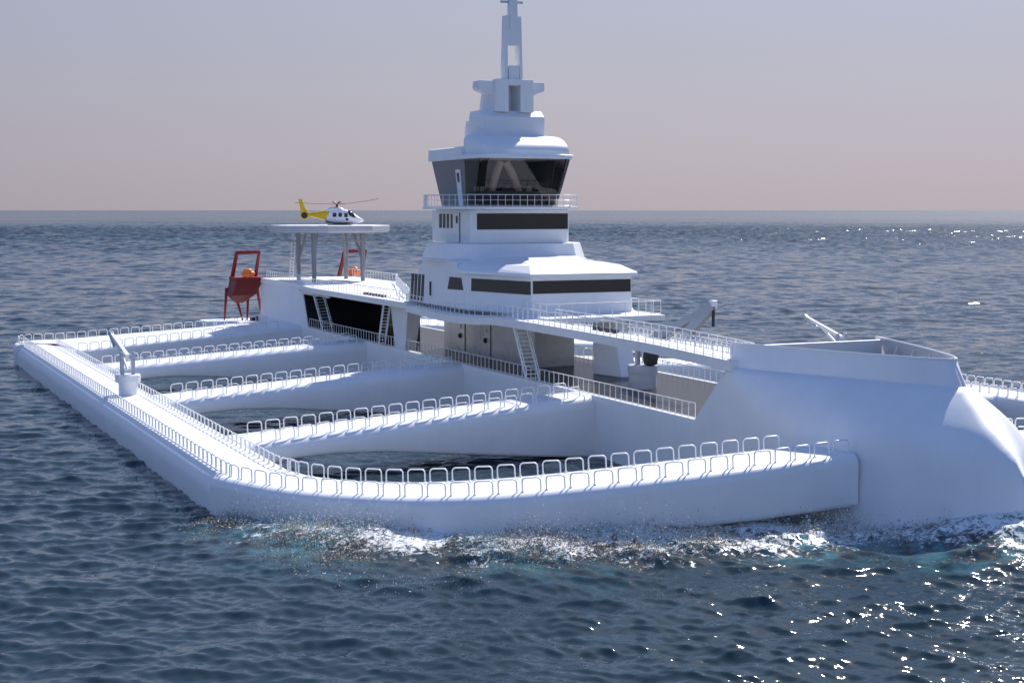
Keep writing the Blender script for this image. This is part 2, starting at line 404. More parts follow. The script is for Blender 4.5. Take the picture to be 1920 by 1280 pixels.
# ---- upper deck round the deckhouse, forward platform and walkways
ud = MB()
ud.prism([(3.6, -7.0), (26, -7.0), (31.5, -7.0), (38.5, -7.3), (38.5, 7.3), (31.5, 7.3), (26, 10.2), (3.6, 10.2)], 11.95, 12.55)
udk = ud.build('upper_deck', DECKW, ship, bevel=.06)
def walkway(outer, inner, th):
    mb = MB(); o2, i2 = cat_rom(outer, 4), cat_rom(inner, 4)
    mb.loft([[tuple(a), tuple(b), (b[0], b[1], b[2] - th), (a[0], a[1], a[2] - th)] for a, b in zip(o2, i2)])
    return mb, o2, i2
WO = [(4, -10.1, 12.1), (12, -10.5, 12.0), (20, -11.4, 12.0), (27.5, -11.2, 12.15), (31.5, -10.0, 12.3), (44, -9.9, 12.3), (55, -9.8, 12.2), (64, -9.5, 12.05), (70, -9.1, 11.8), (75.6, -8.5, 11.5)]
WI = [(4, -6.9, 12.1), (12, -6.9, 12.0), (20, -6.9, 12.0), (27.5, -6.9, 12.15), (31.5, -7.1, 12.3), (44, -7.2, 12.3), (55, -7.1, 12.2), (64, -6.8, 12.05), (70, -6.4, 11.8), (75.6, -6.0, 11.5)]
wmb, wo, wi = walkway(WO, WI, .85)
w = wmb.build('walkway', DECKW, ship, 30)
railing([(p[0], p[1] + .15, p[2]) for p in wo], parent=w, h=1.4, step=1.25)
railing([(p[0], p[1] - .15, p[2]) for p in wi if p[0] > 38], parent=w, h=1.4, step=1.25)
railing([(31.5, -7.0, 12.55), (38.2, -7.0, 12.55), (38.2, 7.0, 12.55), (31.5, 7.0, 12.55)], parent=udk, h=1.5, step=1.6)
for k in range(4):
    gv = MB(); gv.box((50 + k * 1.3, -7.9, 12.24), (50.7 + k * 1.3, -7.5, 12.6)); gv.build('deck_vent', BLACK, w)

# ---- superstructure tiers
def poly_mirror(half): return half + [(x, -y) for x, y in half[::-1]]
def tier(name, half0, z0, half1, z1, mat=TOWERW, parent=ship, bevel=.12):
    mb = MB(); a, b = poly_mirror(half0), poly_mirror(half1)
    mb.loft([[(x, y, z0) for x, y in a], [(x, y, z1) for x, y in b]]); return mb.build(name, mat, parent, bevel=bevel)
def panel(name, quad, th, mat, parent, proud=.03, bevel=0):
    """thin slab on a wall: quad = 4 corner points, pushed proud of the wall by `proud`"""
    q = [Vector(p) for p in quad]; n = (q[1] - q[0]).cross(q[3] - q[0]).normalized()
    c = sum(q, Vector()) / 4
    if n.dot(Vector((180, -77, 24)) - c) < 0 and name != 'port_panel': n = -n
    mb = MB(); mb.loft([[tuple(p - n * th) for p in q], [tuple(p + n * proud) for p in q]]); return mb.build(name, mat, parent, bevel=bevel)
def onwall(p0, p1, q0, q1, z0, z1, s, z):
    """point on a leaning wall; p=(x,y) ends at z0, q ends at z1, s along, z height"""
    t = (z - z0) / (z1 - z0); a = np.array(p0) * (1 - t) + np.array(q0) * t; b = np.array(p1) * (1 - t) + np.array(q1) * t
    c = a * (1 - s) + b * s; return (c[0], c[1], z)

# tier 1: deckhouse
H0 = [(0.5, -8.9), (21.5, -9.3), (32.8, -6.3)]; H1 = [(5.8, -8.9), (21.5, -9.2), (32.6, -6.25)]
T1 = tier('deckhouse', H0, 12.5, H1, 16.75)
def wq(i, s0, s1, za, zb, j=None):
    a = [onwall(H0[i], H0[i + 1], H1[i], H1[i + 1], 12.5, 16.75, s, z) for s, z in ((s0, za), (s1, za), (s1, zb), (s0, zb))]; return a
def xside(x, z):      # parameter on side wall for world x
    t = (z - 12.5) / 4.25; xa = lerp(.5, 5.8, t); return (x - xa) / (21.5 - xa)
# louvred window strips (four slanted dark panes)
for k in range(4):
    xa = 2.9 + k * 1.25; z0, z1 = 12.75, 16.05
    panel('window', [onwall(H0[0], H0[1], H1[0], H1[1], 12.5, 16.75, xside(x, z), z) for x, z in ((xa - .15, z0), (xa + .75, z0), (xa + 1.05, z1), (xa + .15, z1))], .05, BLACK, T1)
dq = panel('door', [onwall(H0[0], H0[1], H1[0], H1[1], 12.5, 16.75, xside(x, z), z) for x, z in ((9.2, 12.6), (10.4, 12.6), (10.4, 15.6), (9.2, 15.6))], .05, TOWERW, T1, .05, .02)
hq = MB(); hq.box((9.9, -9.22, 13.6), (10.25, -9.0, 15.3)); hq.build('door_handle', BLACK, dq)
panel('window', [onwall(H0[0], H0[1], H1[0], H1[1], 12.5, 16.75, xside(x, z), z) for x, z in ((15.6, 14.65), (20.6, 14.75), (19.9, 16.15), (16.2, 16.15))], .05, BLACK, T1)
panel('window', wq(1, .08, .99, 14.75, 16.2), .05, GLASSD, T1)
panel('window', [(32.72, -6.1, 14.85), (32.72, 6.15, 14.85), (32.65, 6.15, 16.25), (32.65, -6.1, 16.25)], .05, GLASSD, T1)
uw = MB(); uw.loft([[(x, y, z) for x, y in poly_mirror(h)] for h, z in (([(5.8, -8.9), (18.6, -9.13), (18.6, -6)], 16.7), ([(7.3, -8.95), (18.2, -9.1), (18.2, -6)], 17.97))]); uw.build('upper_wall', TOWERW, T1, bevel=.05)
# deckhouse roof: eave, hipped slope, raised centre
E0 = [(18.7, -9.45), (21.4, -9.75), (33.4, -6.75)]; E1 = [(18.75, -9.4), (21.4, -9.7), (33.3, -6.7)]; E2 = [(18.3, -8.6), (20.8, -8.7), (31.0, -5.7)]; E3 = [(17, -7.4), (20.2, -7.3), (27.5, -4.2)]; E4 = [(17, -6.6), (18.5, -6.4), (24.5, -3.8)]
rf = MB(); rf.loft([[(x, y, z) for x, y in poly_mirror(h)] for h, z in ((E0, 16.70), (E1, 17.05), (E2, 17.85), (E3, 17.95), (E4, 18.5))]); rf.build('roof', TOWERW, T1, bevel=.1)
# tier 2: terrace
P0 = [(7.2, -9.2), (11, -9.6), (15.2, -9.5), (18.6, -6.6)]; P1 = [(8.2, -8.8), (11.5, -9.1), (15.0, -8.9), (18.1, -6.3)]
T2 = tier('terrace', P0, 18.12, P1, 20.02, bevel=.1)
lp2 = MB(); lp2.prism(poly_mirror([(7.4, -9.25), (11, -9.75), (15.3, -9.7), (18.9, -6.7)]), 17.95, 18.12); lp2.build('ledge', TOWERW, T2, bevel=.04)
# tier 3: accommodation
A0 = [(3.9, -6.4), (16.4, -6.6), (17.0, -6.0)]
T3 = tier('accommodation_tier', A0, 20.02, A0, 24.1, bevel=.1)
for k in range(4):
    x = 6.5 + k * 1.22; panel('window', [(x, -6.46, 21.8), (x + .8, -6.475, 21.8), (x + .8, -6.475, 23.55), (x, -6.46, 23.55)], .05, GLASSD, T3, .04)
d3 = panel('door', [(11.9, -6.53, 20.15), (13.2, -6.55, 20.15), (13.2, -6.55, 23.6), (11.9, -6.53, 23.6)], .05, TOWERW, T3, .05, .02)
panel('window', [(12.1, -6.54, 22.4), (12.75, -6.55, 22.4), (12.75, -6.55, 23.3), (12.1, -6.54, 23.3)], .03, GLASSD, d3, .07)
sm = MB(); sm.box((13.22, -6.62, 20.1), (13.36, -6.5, 23.7)); sm.build('door_seam', BLACK, d3)
fw = MB(); fw.box((16.9, -5.93, 21.7), (17.06, 6.15, 23.6)); fw.build('window', GLASSD, T3)
# balcony
bp = poly_mirror([(5.0, -7.6), (9.6, -9.95), (12.2, -9.95), (17.4, -7.3), (18.9, -5.6)])
bc = MB(); bc.prism(bp, 24.1, 24.42); T4 = bc.build('balcony', TOWERW, ship, bevel=.05)
rp = [(x * 1.0, y * .985, 24.42) for x, y in bp]; railing(rp + [rp[0]], h=1.4, step=.95, r=.032, mid=True, parent=T4)
# bridge
g0 = [(5.2, -5.55), (13.0, -5.6), (15.3, -5.5), (16.0, -4.8)]; g1 = [(3.0, -6.05), (13.6, -6.1), (17.9, -6.0), (18.7, -5.2)]
zb0, zb1 = 24.42, 30.1
br = MB(); br.prism(poly_mirror([(5.3, -5.5), (15.8, -5.4)]), 24.43, 24.7); T5 = br.build('bridge', GREYW, ship)
def wallrun(pts0, pts1, name, mat, th=.1, parent=T5):
    for s in (1, -1):
        mb = MB()
        A = [(x, y * s, zb0) for x, y in pts0]; B = [(x, y * s, zb1) for x, y in pts1]
        mb.loft([[a, b, (b[0] - .02, b[1] + th * s, b[2]), (a[0] - .02, a[1] + th * s, a[2])] for a, b in zip(A, B)])
        mb.build(name, mat, parent)
wallrun(g0[:2], g1[:2], 'side_wall', GREYW)
back = MB(); back.loft([[(5.2, -5.5, zb0), (5.4, -5.5, zb0), (5.4, 5.5, zb0), (5.2, 5.5, zb0)], [(3.0, -6, zb1), (3.2, -6, zb1), (3.2, 6, zb1), (3.0, 6, zb1)]]); back.build('back_wall', GREYW, T5)
gl = MB()
full0 = g0[1:] + [(x, -y) for x, y in g0[1:][::-1]]; full1 = g1[1:] + [(x, -y) for x, y in g1[1:][::-1]]
gl.loft([[(x, y, zb0 + .02) for x, y in full0], [(x, y, zb1) for x, y in full1]], False, False, closed=False); gl.build('bridge_window', GLASS, T5)
mu = MB()
for (x0, y0), (x1, y1) in list(zip(full0, full1)): mu.beam((x0 - .1, y0 * .98, zb0), (x1 - .1, y1 * .98, zb1), .10)
mu.build('mullion', BLACK, T5)
d5 = MB(); d5.loft([[(11.0, -5.72, 24.5), (12.2, -5.72, 24.5), (12.2, -5.5, 24.5), (11.0, -5.5, 24.5)], [(10.8, -6.12, 28.9), (12.2, -6.12, 28.9), (12.2, -5.9, 28.9), (10.8, -5.9, 28.9)]])
dd5 = d5.build('door', TOWERW, T5, bevel=.03)
wv = MB(); wv.loft([[(11.3, -6.02, 27.4), (11.9, -6.02, 27.4), (11.9, -5.9, 27.4), (11.3, -5.9, 27.4)], [(11.2, -6.11, 28.5), (11.9, -6.11, 28.5), (11.9, -5.95, 28.5), (11.2, -5.95, 28.5)]]); wv.build('window', GLASSD, dd5)
# bridge interior seen through the glass
ci = MB(); ci.box((12.8, -4.6, 24.7), (14.3, 4.6, 26.3)); ci.box((8.5, -4.6, 24.7), (9.4, -1, 27.4)); ci.box((8.3, 1.0, 24.7), (9.2, 4.8, 27.0))
ci.build('console', CONSOLE, T5, bevel=.05)
bk = MB(); bk.box((7.2, -5.2, 24.7), (7.5, 5.2, 29.9)); bk.build('interior_bulkhead', CONSOLE, T5)
for s, ya, yb in ((-1, -1.7, -.35), (1, 2.4, .35)):
    c = MB(); pts = [(11.5, lerp(ya, yb, t ** 1.7), lerp(24.7, 29.9, t)) for t in np.linspace(0, 1, 10)]
    c.tube(pts, [lerp(.42, .5, k / 9) for k in range(10)], 10); c.build('column', BEIGE, T5, 60)
for y in (-3.6, -2.7, 3.6):
    ch = MB(); ch.tube([(11.8, y, 24.7), (11.8, y, 25.7)], .1, 8); ch.box((11.4, y - .35, 25.7), (12.1, y + .35, 25.85)); ch.box((11.35, y - .35, 25.85), (11.5, y + .35, 26.9)); ch.build('seat', BEIGE, T5)
# bridge roof: fascia + barrel dome + lip
ro1 = MB(); ro1.loft([[(x, y, z) for x, y in poly_mirror(h)] for h, z in (([(2.4, -6.3), (12.5, -6.45), (13.2, -6.3)], 30.1), ([(2.4, -6.3), (12.5, -6.45), (13.2, -6.3)], 31.5), ([(2.7, -6.0), (12.3, -6.15), (13.0, -6)], 31.65))])
T6 = ro1.build('bridge_roof', TOWERW, ship, bevel=.08)
lip = MB(); lpp = poly_mirror([(13.0, -6.55), (17.2, -6.6), (18.6, -6.1), (19.4, -5.0), (19.7, -3.0)])
lip.loft([[(x, y, z) for x, y in lpp] for z in (30.1, 30.55)] + [[(lerp(16, x, .985), y * .985, 30.62) for x, y in lpp]]); lip.build('roof_lip', TOWERW, T6, 40)
dm = MB(); rg = []
for y in [-5.9, -5.75, -5.4] + list(np.linspace(-4.6, 4.6, 8)) + [5.4, 5.75, 5.9]:
    e = 1 - .22 * max(0, (abs(y) - 5.2) / .7) ** 2
    rg.append([(13.0, y, 30.56)] + [(13.0 + 5.9 * e * math.cos(R(a)) ** .85, y, 30.56 + 2.5 * e * math.sin(R(a)) ** .9) for a in np.linspace(0, 90, 12)] )
dm.loft(rg); dm.build('roof_dome', TOWERW, T6, 50)
dp = MB(); dp.box((11.2, -4.9, 31.5), (13.2, 5.0, 32.95)); dp.build('roof_plinth', TOWERW, T6, bevel=.25)
# upper block
ub = MB(); hb = [(10.5, -4.15), (14.5, -4.2), (14.95, -4.0)]
ub.loft([[(x, y, z) for x, y in poly_mirror(h)] for h, z in ((hb, 31.5), (hb, 35.2), ([(10.6, -4.05), (13.9, -4.05), (14.1, -3.6)], 36.0))])
T7 = ub.build('upper_block', TOWERW, ship, bevel=.1)
st = MB(); st.loft([[(8.3, -4, 31.5), (10.6, -4, 31.5), (10.6, 4, 31.5), (8.3, 4, 31.5)], [(9.2, -4, 34.9), (10.6, -4, 34.9), (10.6, 4, 34.9), (9.2, 4, 34.9)]])
st.build('funnel_step', TOWERW, T7, bevel=.08)
# mast
M0 = MB()
def rect(xa, xb, y0, z): return [(xa, -y0, z), (xb, -y0, z), (xb, y0, z), (xa, y0, z)]
for s in (-1, 1):
    # two legs leaving a slot in the middle
    M0.loft([[(xa, s * y0, z), (xb, s * y0, z), (xb, s * y1, z), (xa, s * y1, z)] for xa, xb, y0, y1, z in ((9.8, 14.9, .78, 2.55, 35.8), (11.0, 14.9, .78, 2.5, 39.7))])
    M0.loft([[(xa, s * y0, z), (xb, s * y0, z), (xb, s * y1, z), (xa, s * y1, z)] for xa, xb, y0, y1, z in ((13.3, 14.7, .78, 1.2, 39.7), (13.4, 14.6, .76, 1.1, 44.2))])
mast = M0.build('mast', TOWERW, ship, bevel=.06)
mb = MB(); mb.box((11.4, -.78, 36), (12.3, .78, 39.2)); mb.box((11.6, -.9, 39.0), (14.95, .9, 39.75)); mb.box((13.0, -.7, 39.75), (14.75, .7, 41.35)); mb.build('mast_web', TOWERW, mast, bevel=.04)
mt = MB(); mt.loft([rect(13.4, 14.62, 1.12, 43.75), rect(13.5, 14.5, 1.06, 47.3)]); mt.build('mast_head', TOWERW, mast, bevel=.06)
mp = MB(); mp.loft([rect(13.7, 14.75, .5, 45.6), rect(13.8, 14.6, .44, 52.0)]); mp.build('topmast', TOWERW, mast, bevel=.05)
mx = MB(); mx.beam((14, -1.45, 48.95), (14, 1.45, 48.95), .25); mx.build('antenna_bar', STEELB, mast)
for s in (-1, 1):
    y = MB(); y.loft([[(12.0, s * 2.3, 37.7), (14.3, s * 2.3, 37.7), (14.3, s * 2.3, 39.5), (12.0, s * 2.3, 39.5)], [(12.3, s * 4.3, 38.4), (14.1, s * 4.3, 38.4), (14.1, s * 4.3, 39.55), (12.3, s * 4.3, 39.55)], [(12.5, s * 4.55, 38.8), (13.9, s * 4.55, 38.8), (13.9, s * 4.5, 39.3), (12.5, s * 4.5, 39.3)]])
    y.build('yard', TOWERW, mast, bevel=.1)
# stern stand for the gantry feet
for s in (-1, 1):
    sp = MB(); sp.box((-79, s * 12.5 - 4.5, 4.2), (-60, s * 12.5 + 4.5, 5.0)); sp.build('stern_platform', WHITE, ship, bevel=.1)

# ------------------------------------------------------------------ helideck
hd = empty('helideck', (-57.5, 0, ZU))
tag(hd, 'white octagonal helicopter platform on slender leaning columns above the aft deck', 'helideck')
Rr = 9.9
octo = [(Rr * math.cos(R(22.5 + 45 * k + 3)), Rr * math.sin(R(22.5 + 45 * k + 3))) for k in range(8)]
hp = MB(); hp.loft([[(x * .97, y * .97, 7.95) for x, y in octo], [(x, y, 8.3) for x, y in octo], [(x, y, 9.05) for x, y in octo], [(x * .99, y * .99, 9.1) for x, y in octo]])
pf_ = hp.build('platform', RIM, hd, bevel=.03)
pd = MB(); pd.prism([(x * .985, y * .985) for x, y in octo], 9.08, 9.13); pd.build('landing_surface', DECKW, pf_)
nf = MB()
ring = [(x * .8, y * .8, 6.6) for x, y in octo]; nf.tube(ring + [ring[0]], .10, 6)
for (x, y), (a, b, c) in zip(octo, ring): nf.tube([(x * .95, y * .95, 8.0), (a, b, c)], .05, 5)
for k in range(8):
    a, b, c = ring[k]; nf.tube([(a * .9, b * .9, 8.0), (a * .9, b * .9, 6.6)], .05, 5)
nf.build('catwalk_frame', COLM, hd, 60)
for bx in (-4.2, 4.4):
    for by in (-4.15, 4.15):
        c = MB(); c.tube([(bx, by, 0), (bx * 1.0, by, 8.0)], [.34, .46], 10); c.build('column', COLM, hd, 60)
        c = MB(); c.tube([(bx, by, 3.2), (bx + (1.6 if bx < 0 else -1.6), by * .75, 8.0)], [.22, .3], 8); c.build('brace', COLM, hd, 60)
ld = MB()
for s in (-.3, .3): ld.tube([(-7.5, -4.5 + s, 0), (-5.3, -4.5 + s, 8)], .06, 6)
for k in range(16): ld.tube([(-7.5 + 2.2 * k / 16, -4.8, k / 2), (-7.5 + 2.2 * k / 16, -4.2, k / 2)], .035, 5)
ld.build('ladder', RAILW, hd, 60)

# ------------------------------------------------------------------ helicopter
he = empty('helicopter', (-57.8, 0.2, ZU + 9.13), math.atan2(.93, .36))
tag(he, 'yellow and white helicopter with red rotor hub parked on the helideck', 'helicopter')
# local +x = nose; length ~10.3
def ell(x, zc, ry, rz, n=16, p=2.4):
    o = []
    for k in range(n):
        a = 2 * math.pi * k / n; c, s = math.cos(a), math.sin(a)
        o.append((x, ry * math.copysign(abs(c) ** (2 / p), c), zc + rz * math.copysign(abs(s) ** (2 / p), s)))
    return o
fus = MB(); fus.loft([ell(x, z, a, b) for x, z, a, b in ((-.6, 1.55, .75, .9), (.2, 1.5, .95, 1.15), (1.4, 1.45, 1.0, 1.2), (2.6, 1.4, 1.0, 1.2), (3.4, 1.25, .96, 1.05), (4.1, 1.02, .82, .78), (4.8, .82, .6, .45), (5.35, .75, .3, .2), (5.5, .74, .08, .06))])
fo_ = fus.build('fuselage', HELIW, he, 60)
eng = MB(); eng.loft([ell(x, z, a, b) for x, z, a, b in ((-.7, 2.35, .55, .3), (.0, 2.5, .7, .45), (1.0, 2.55, .7, .5), (1.9, 2.45, .55, .4), (2.5, 2.3, .3, .2))]); eng.build('engine_cowling', HELIW, he, 60)
bel = MB(); bel.loft([ell(x, z, a, b) for x, z, a, b in ((-.8, .55, .5, .2), (.8, .36, .8, .22), (2.6, .34, .8, .22), (4.3, .5, .45, .16))]); bel.build('belly', HELIB, he, 60)
tb = MB(); tb.loft([ell(x, z, a, b) for x, z, a, b in ((-.1, 1.6, .86, 1.04), (-.9, 1.6, .7, .85), (-1.8, 1.65, .5, .62), (-2.9, 1.7, .36, .42), (-3.6, 1.7, .28, .36))]); tb.build('tail_boom', YELLOW, he, 60)
fn = MB()
def plate(pts, w, mb):
    mb.loft([[(x, -w, z) for x, z in pts], [(x, w, z) for x, z in pts]])
plate([(-3.3, 1.9), (-3.35, 1.4), (-3.9, .95), (-4.6, .95), (-4.95, 1.4), (-4.95, 1.9), (-4.85, 2.5), (-5.25, 4.3), (-4.6, 4.35), (-4.25, 3.1), (-3.7, 2.25)], .14, fn)
fin = fn.build('tail_fin', YELLOW, he, bevel=.06)
fr = MB(); fr.tube([(-4.25, -.2, 1.62), (-4.25, .2, 1.62)], .5, 20); fr.build('tail_rotor', BLACK, fin, 40)
hbx = MB(); hbx.tube([(-4.25, -.24, 1.62), (-4.25, .24, 1.62)], .14, 10); hbx.build('tail_rotor_hub', RED, fin, 40)
hs = MB(); hs.box((-3.2, -1.1, 1.62), (-2.6, 1.1, 1.7)); hs.build('stabiliser', YELLOW, he, bevel=.03)
for s in (-1, 1):
    for x0, x1, z0, z1 in ((.45, 1.05, 1.35, 2.0), (1.4, 1.95, 1.35, 2.0), (2.35, 2.9, 1.3, 1.95), (2.6, 3.0, .75, 1.12)):
        w = MB(); w.box((x0, s * 1.0 - .05, z0), (x1, s * 1.0 + .05, z1)); w.build('window', BLACK, he, bevel=.03)
ws = MB(); ws.loft([ell(x, z, a, b) for x, z, a, b in ((2.95, 1.75, .9, .72), (3.3, 1.68, .98, .74), (3.7, 1.45, .92, .66), (4.15, 1.2, .78, .48), (4.5, 1.05, .5, .25), (4.65, 1.0, .2, .1))]); ws.build('windscreen', GLASSD, he, 60)
for s in (-1, 1):
    sk = MB(); sk.tube([(-.4, s * 1.0, .07), (3.4, s * 1.0, .07), (3.8, s * 1.0, .22)], .06, 6)
    for x in (.5, 2.5): sk.tube([(x, s * .6, .5), (x, s * 1.0, .08)], .05, 6)
    sk.build('skid', HELIB, he, 60)
hub = MB(); hub.tube([(1.1, 0, 2.9), (1.1, 0, 3.5)], [.22, .16], 10); hub.build('rotor_mast', ROTOR, he, 50)
ri_ = MB()
for a in (35, 125): 
    c, s = math.cos(R(a)), math.sin(R(a)); ri_.beam((1.1, 0, 3.4), (1.1 + .8 * c, .8 * s, 3.85), .22, .1)
    ri_.beam((1.1, 0, 3.4), (1.1 - .8 * c, -.8 * s, 3.85), .22, .1)
ri_.build('rotor_hub', RED, he)
hr = math.atan2(.93, .36)
for k, (wa, dz) in enumerate(((65, .9), (152, .05), (245, .25), (335, .0))):   # four blades, world-bearing angles
    a = R(wa) - hr + R(0); c, s = math.cos(a), math.sin(a); bl = MB()
    pts = [(1.1 + r * c, r * s, 3.45 + dz * (r / 6.9) ** 1.6) for r in (.3, 2.5, 5, 6.9)]
    for p, q in zip(pts[:-1], pts[1:]): bl.beam(p, q, .34, .06)
    bl.build('rotor_blade', ROTOR, he)

# ------------------------------------------------------------------ red stern gantries, orange boats
def gantry(s, lab):
    g = empty('stern_gantry', (-73, s * 9.7, 5.0)); tag(g, lab, 'gantry', 'red gantries at the stern corners')
    # local coordinates: y measured outboard = s*(...)
    z0 = ZU - 5.0
    fr = MB()
    pA, pB = (0, -2.0, 11.75), (0, 1.9, 11.75)
    fr.beam((0, -2.2, 11.75), (0, 2.1, 11.75), .5, .6)
    fr.beam((-2.8, -2.6, 5.2), pA, .7, .55, .45, .45); fr.beam((-1.9, 1.7, z0), pB, .55, .5, .42, .42)
    f = fr.build('frame', RED, g, bevel=.05)
    if s < 0:
        pf = MB(); pf.box((-2.6, -2.8, 7.05), (2.0, 2.3, 7.55)); pf.build('platform', RED, g, bevel=.05)
        hp_ = MB(); hp_.loft([[(-2.4, -2.6, 7.05), (1.8, -2.6, 7.05), (1.8, 2.1, 7.05), (-2.4, 2.1, 7.05)], [(-2.6, -3.4, 4.6), (1.0, -3.2, 4.4), (1.2, 1.0, 4.6), (-2.0, 1.0, 4.6)], [(-1.9, -2.2, 3.2), (-.6, -2.2, 3.0), (-.6, -.9, 3.0), (-1.9, -.9, 3.2)]])
        hp_.build('hopper', DRED, g, bevel=.1)
        for (a, b) in (((-2.7, -3.2, 5.6), (-3.0, -3.6, 0)), ((-1.6, -1.9, 4.2), (-1.0, -.9, 0)), ((-1.2, .2, 5.0), (-1.0, -.1, 0)), ((.6, 1.2, 6.2), (1.2, 2.0, 0))):
            l = MB(); l.beam(a, b, .5, .42, .26, .26); l.build('leg', RED, g, bevel=.04)
        for (a, b) in (((-.4, .2, 0), (1.4, 2.6, .8)),):
            q = MB(); q.box(a, b); q.build('foot_block', BLACK, g, bevel=.05)
    return g
gantry(-1, 'red gantry with dark red hopper and long legs standing on the starboard stern corner')
gantry(1, 'red gantry frame seen behind the helideck columns on the far stern corner')
def boat(x, y, lab, rz):
    b = empty('lifeboat', (x, y, ZU + .12), rz); b.scale = (.5, .6, .75); tag(b, lab, 'lifeboat', 'orange lifeboats at the stern')
    m = MB(); m.loft([ell(x_, z_, a, h, 12, 2.6) for x_, z_, a, h in ((-2.2, .8, .3, .3), (-1.8, .75, .85, .6), (-.5, .75, 1.1, .75), (.8, .75, 1.1, .75), (1.8, .85, .7, .55), (2.3, .95, .15, .15))]); m.build('hull', ORANGE, b, 60)
    c = MB(); c.loft([ell(x_, z_, a, h, 12, 2.8) for x_, z_, a, h in ((-1.6, 1.45, .5, .3), (-1.2, 1.5, .8, .55), (.6, 1.5, .8, .55), (1.2, 1.4, .5, .35))]); c.build('canopy', ORANGE, b, 60)
    for k in (-.9, -.2, .5):
        for s in (-1, 1):
            w = MB(); w.box((k, s * .8 - .05, 1.45), (k + .35, s * .8 + .05, 1.8)); w.build('window', YELLOW, b)
    cr = MB()
    for k in (-1.2, 1.0): cr.box((k, -1.0, -.2), (k + .2, 1.0, .25))
    cr.build('cradle', RED, b)
boat(-70.6, -10.4, 'orange lifeboat under the red gantry beside the stern wall', R(70))
boat(-70.3, 8.6, 'orange lifeboat behind the helideck columns on the far side of the aft deck', R(70))

# ------------------------------------------------------------------ deck cranes
def crane(loc, boom_to, lab, ped=1.05, h=1.5, post=2.3, bw=.5, rz=0, cw=1.35, dark=None):
    c = empty('deck_crane', loc, rz); tag(c, lab, 'crane', 'deck cranes')
    p = MB(); p.tube([(0, 0, 0), (0, 0, h)], ped, 20); p.build('pedestal', dark or TOWERW, c, 40, bevel=.04)
    k = MB(); k.tube([(0, 0, h - .05), (0, 0, h), (0, 0, h + .75), (0, 0, h + .8)], [ped * 1.05, cw * ped, cw * ped, cw * ped * .97], 20); k.build('slewing_cap', dark or TOWERW, c, 40)
    z = h + .8
    for s in (-1, 1):
        q = MB(); q.beam((0, s * .62, z - .02), (0, s * .62, z + post), .38, .5); q.tube([(0, s * .62, z + post), (0, s * .62, z + post + .25)], .25, 10); q.build('post', STEELB, c, bevel=.04)
    b = Vector(boom_to); a = Vector((0, 0, z + post - .3))
    bm_ = MB(); bm_.beam(a, b, bw, bw * 1.1, bw * .8, bw * .9); bo = bm_.build('boom', dark or TOWERW, c, bevel=.05)
    jt = MB(); jt.beam(b + Vector((0, 0, .1)), b + (a - b) * .32 - Vector((0, 0, bw * 1.5)), bw * .85, bw * 1.2); jt.build('jib', STEELB, bo, bevel=.04)
    hy = MB(); m = a.lerp(b, .5); hy.tube([(0, 0, z + .5), tuple(m - Vector((0, 0, bw * .5)))], .16, 8); hy.build('hydraulic_ram', RAILW, c, 50)
    return c
crane((9.3, -45.7, 3.2), (-5.2, -.9, 6.6), 'white deck crane with raised boom standing on the near pontoon between its railings')
crane((19.3, 45.8, 2.9), (-8.6, .3, 6.5), 'white crane boom rising above the far pontoon behind the bow bulwark', bw=.42)
crane((-14, -3.2, ZD), (-2.2, .8, 6.0), 'small white deck crane between the pillar and the grey trunk casing', ped=.9, h=2.6, post=1.4, cw=1.1)
fc = crane((48, -1.0, ZD - .02), (9.6, 2.2, 8.9), 'thick boomed deck crane on the grey main deck under the forward walkway', ped=1.45, h=1.6, post=2.3, bw=.8, cw=1.06, dark=STEELB)  # darker blue-grey stands in for shadow on boom, pedestal and cap
bh = MB(); bh.box((9.3, 1.9, 8.85), (10.0, 2.5, 9.45)); bh.build('boom_head', RAILW, fc, bevel=.05)
bk2 = MB(); bk2.box((9.6, 2.05, 6.9), (9.85, 2.3, 8.85)); bk2.build('hook_block', BLACK, fc, bevel=.05)
bb = MB(); bb.tube([(1.2, .2, 2.4), (1.2, .2, 2.6), (1.25, .2, 3.4), (1.2, .2, 4.3), (1.2, .2, 4.5)], [.3, .7, .8, .6, .2], 14); bb.build('winch_drum', BLACK, fc, 50)

#WATER
# ------------------------------------------------------------------ sea
CX, CY = 180., -77.
_wl = np.r_[np.exp(rng.uniform(math.log(.6), math.log(7.5), 110)), np.exp(rng.uniform(math.log(9), math.log(26), 22))]
_dir = R(155.1 - 8) + rng.normal(0, .58, 132)
_ph = rng.uniform(0, 2 * math.pi, 132)
_amp = .0074 * np.where(_wl < 2.0, _wl ** .95, 2.0 ** .95 * (_wl / 2.0) ** .32) * np.exp(rng.normal(0, .3, 132))
_k = 2 * math.pi / _wl
FRONT = np.array([(p[0], p[1]) for p in fo] + [(88, -7.9), (92, -6.0), (96, -4.2), (100, -2.0), (102.4, 0), (100, 2.0), (96, 4.2), (92, 6)])
FN = resample(FRONT, .5)
OUT = resample([(-66, -49.6), (64.5, -49.7)], 1.0)
def near_dist(x, y, P, lim):
    d = np.full(x.shape, 1e9); idx = np.where((x > P[:, 0].min() - lim) & (x < P[:, 0].max() + lim) & (y > P[:, 1].min() - lim) & (y < P[:, 1].max() + lim))[0]
    for c in np.array_split(idx, max(1, len(idx) // 20000)):
        if len(c) == 0: continue
        dd = np.sqrt((x[c, None] - P[None, :, 0]) ** 2 + (y[c, None] - P[None, :, 1]) ** 2); d[c] = dd.min(1)
    return d
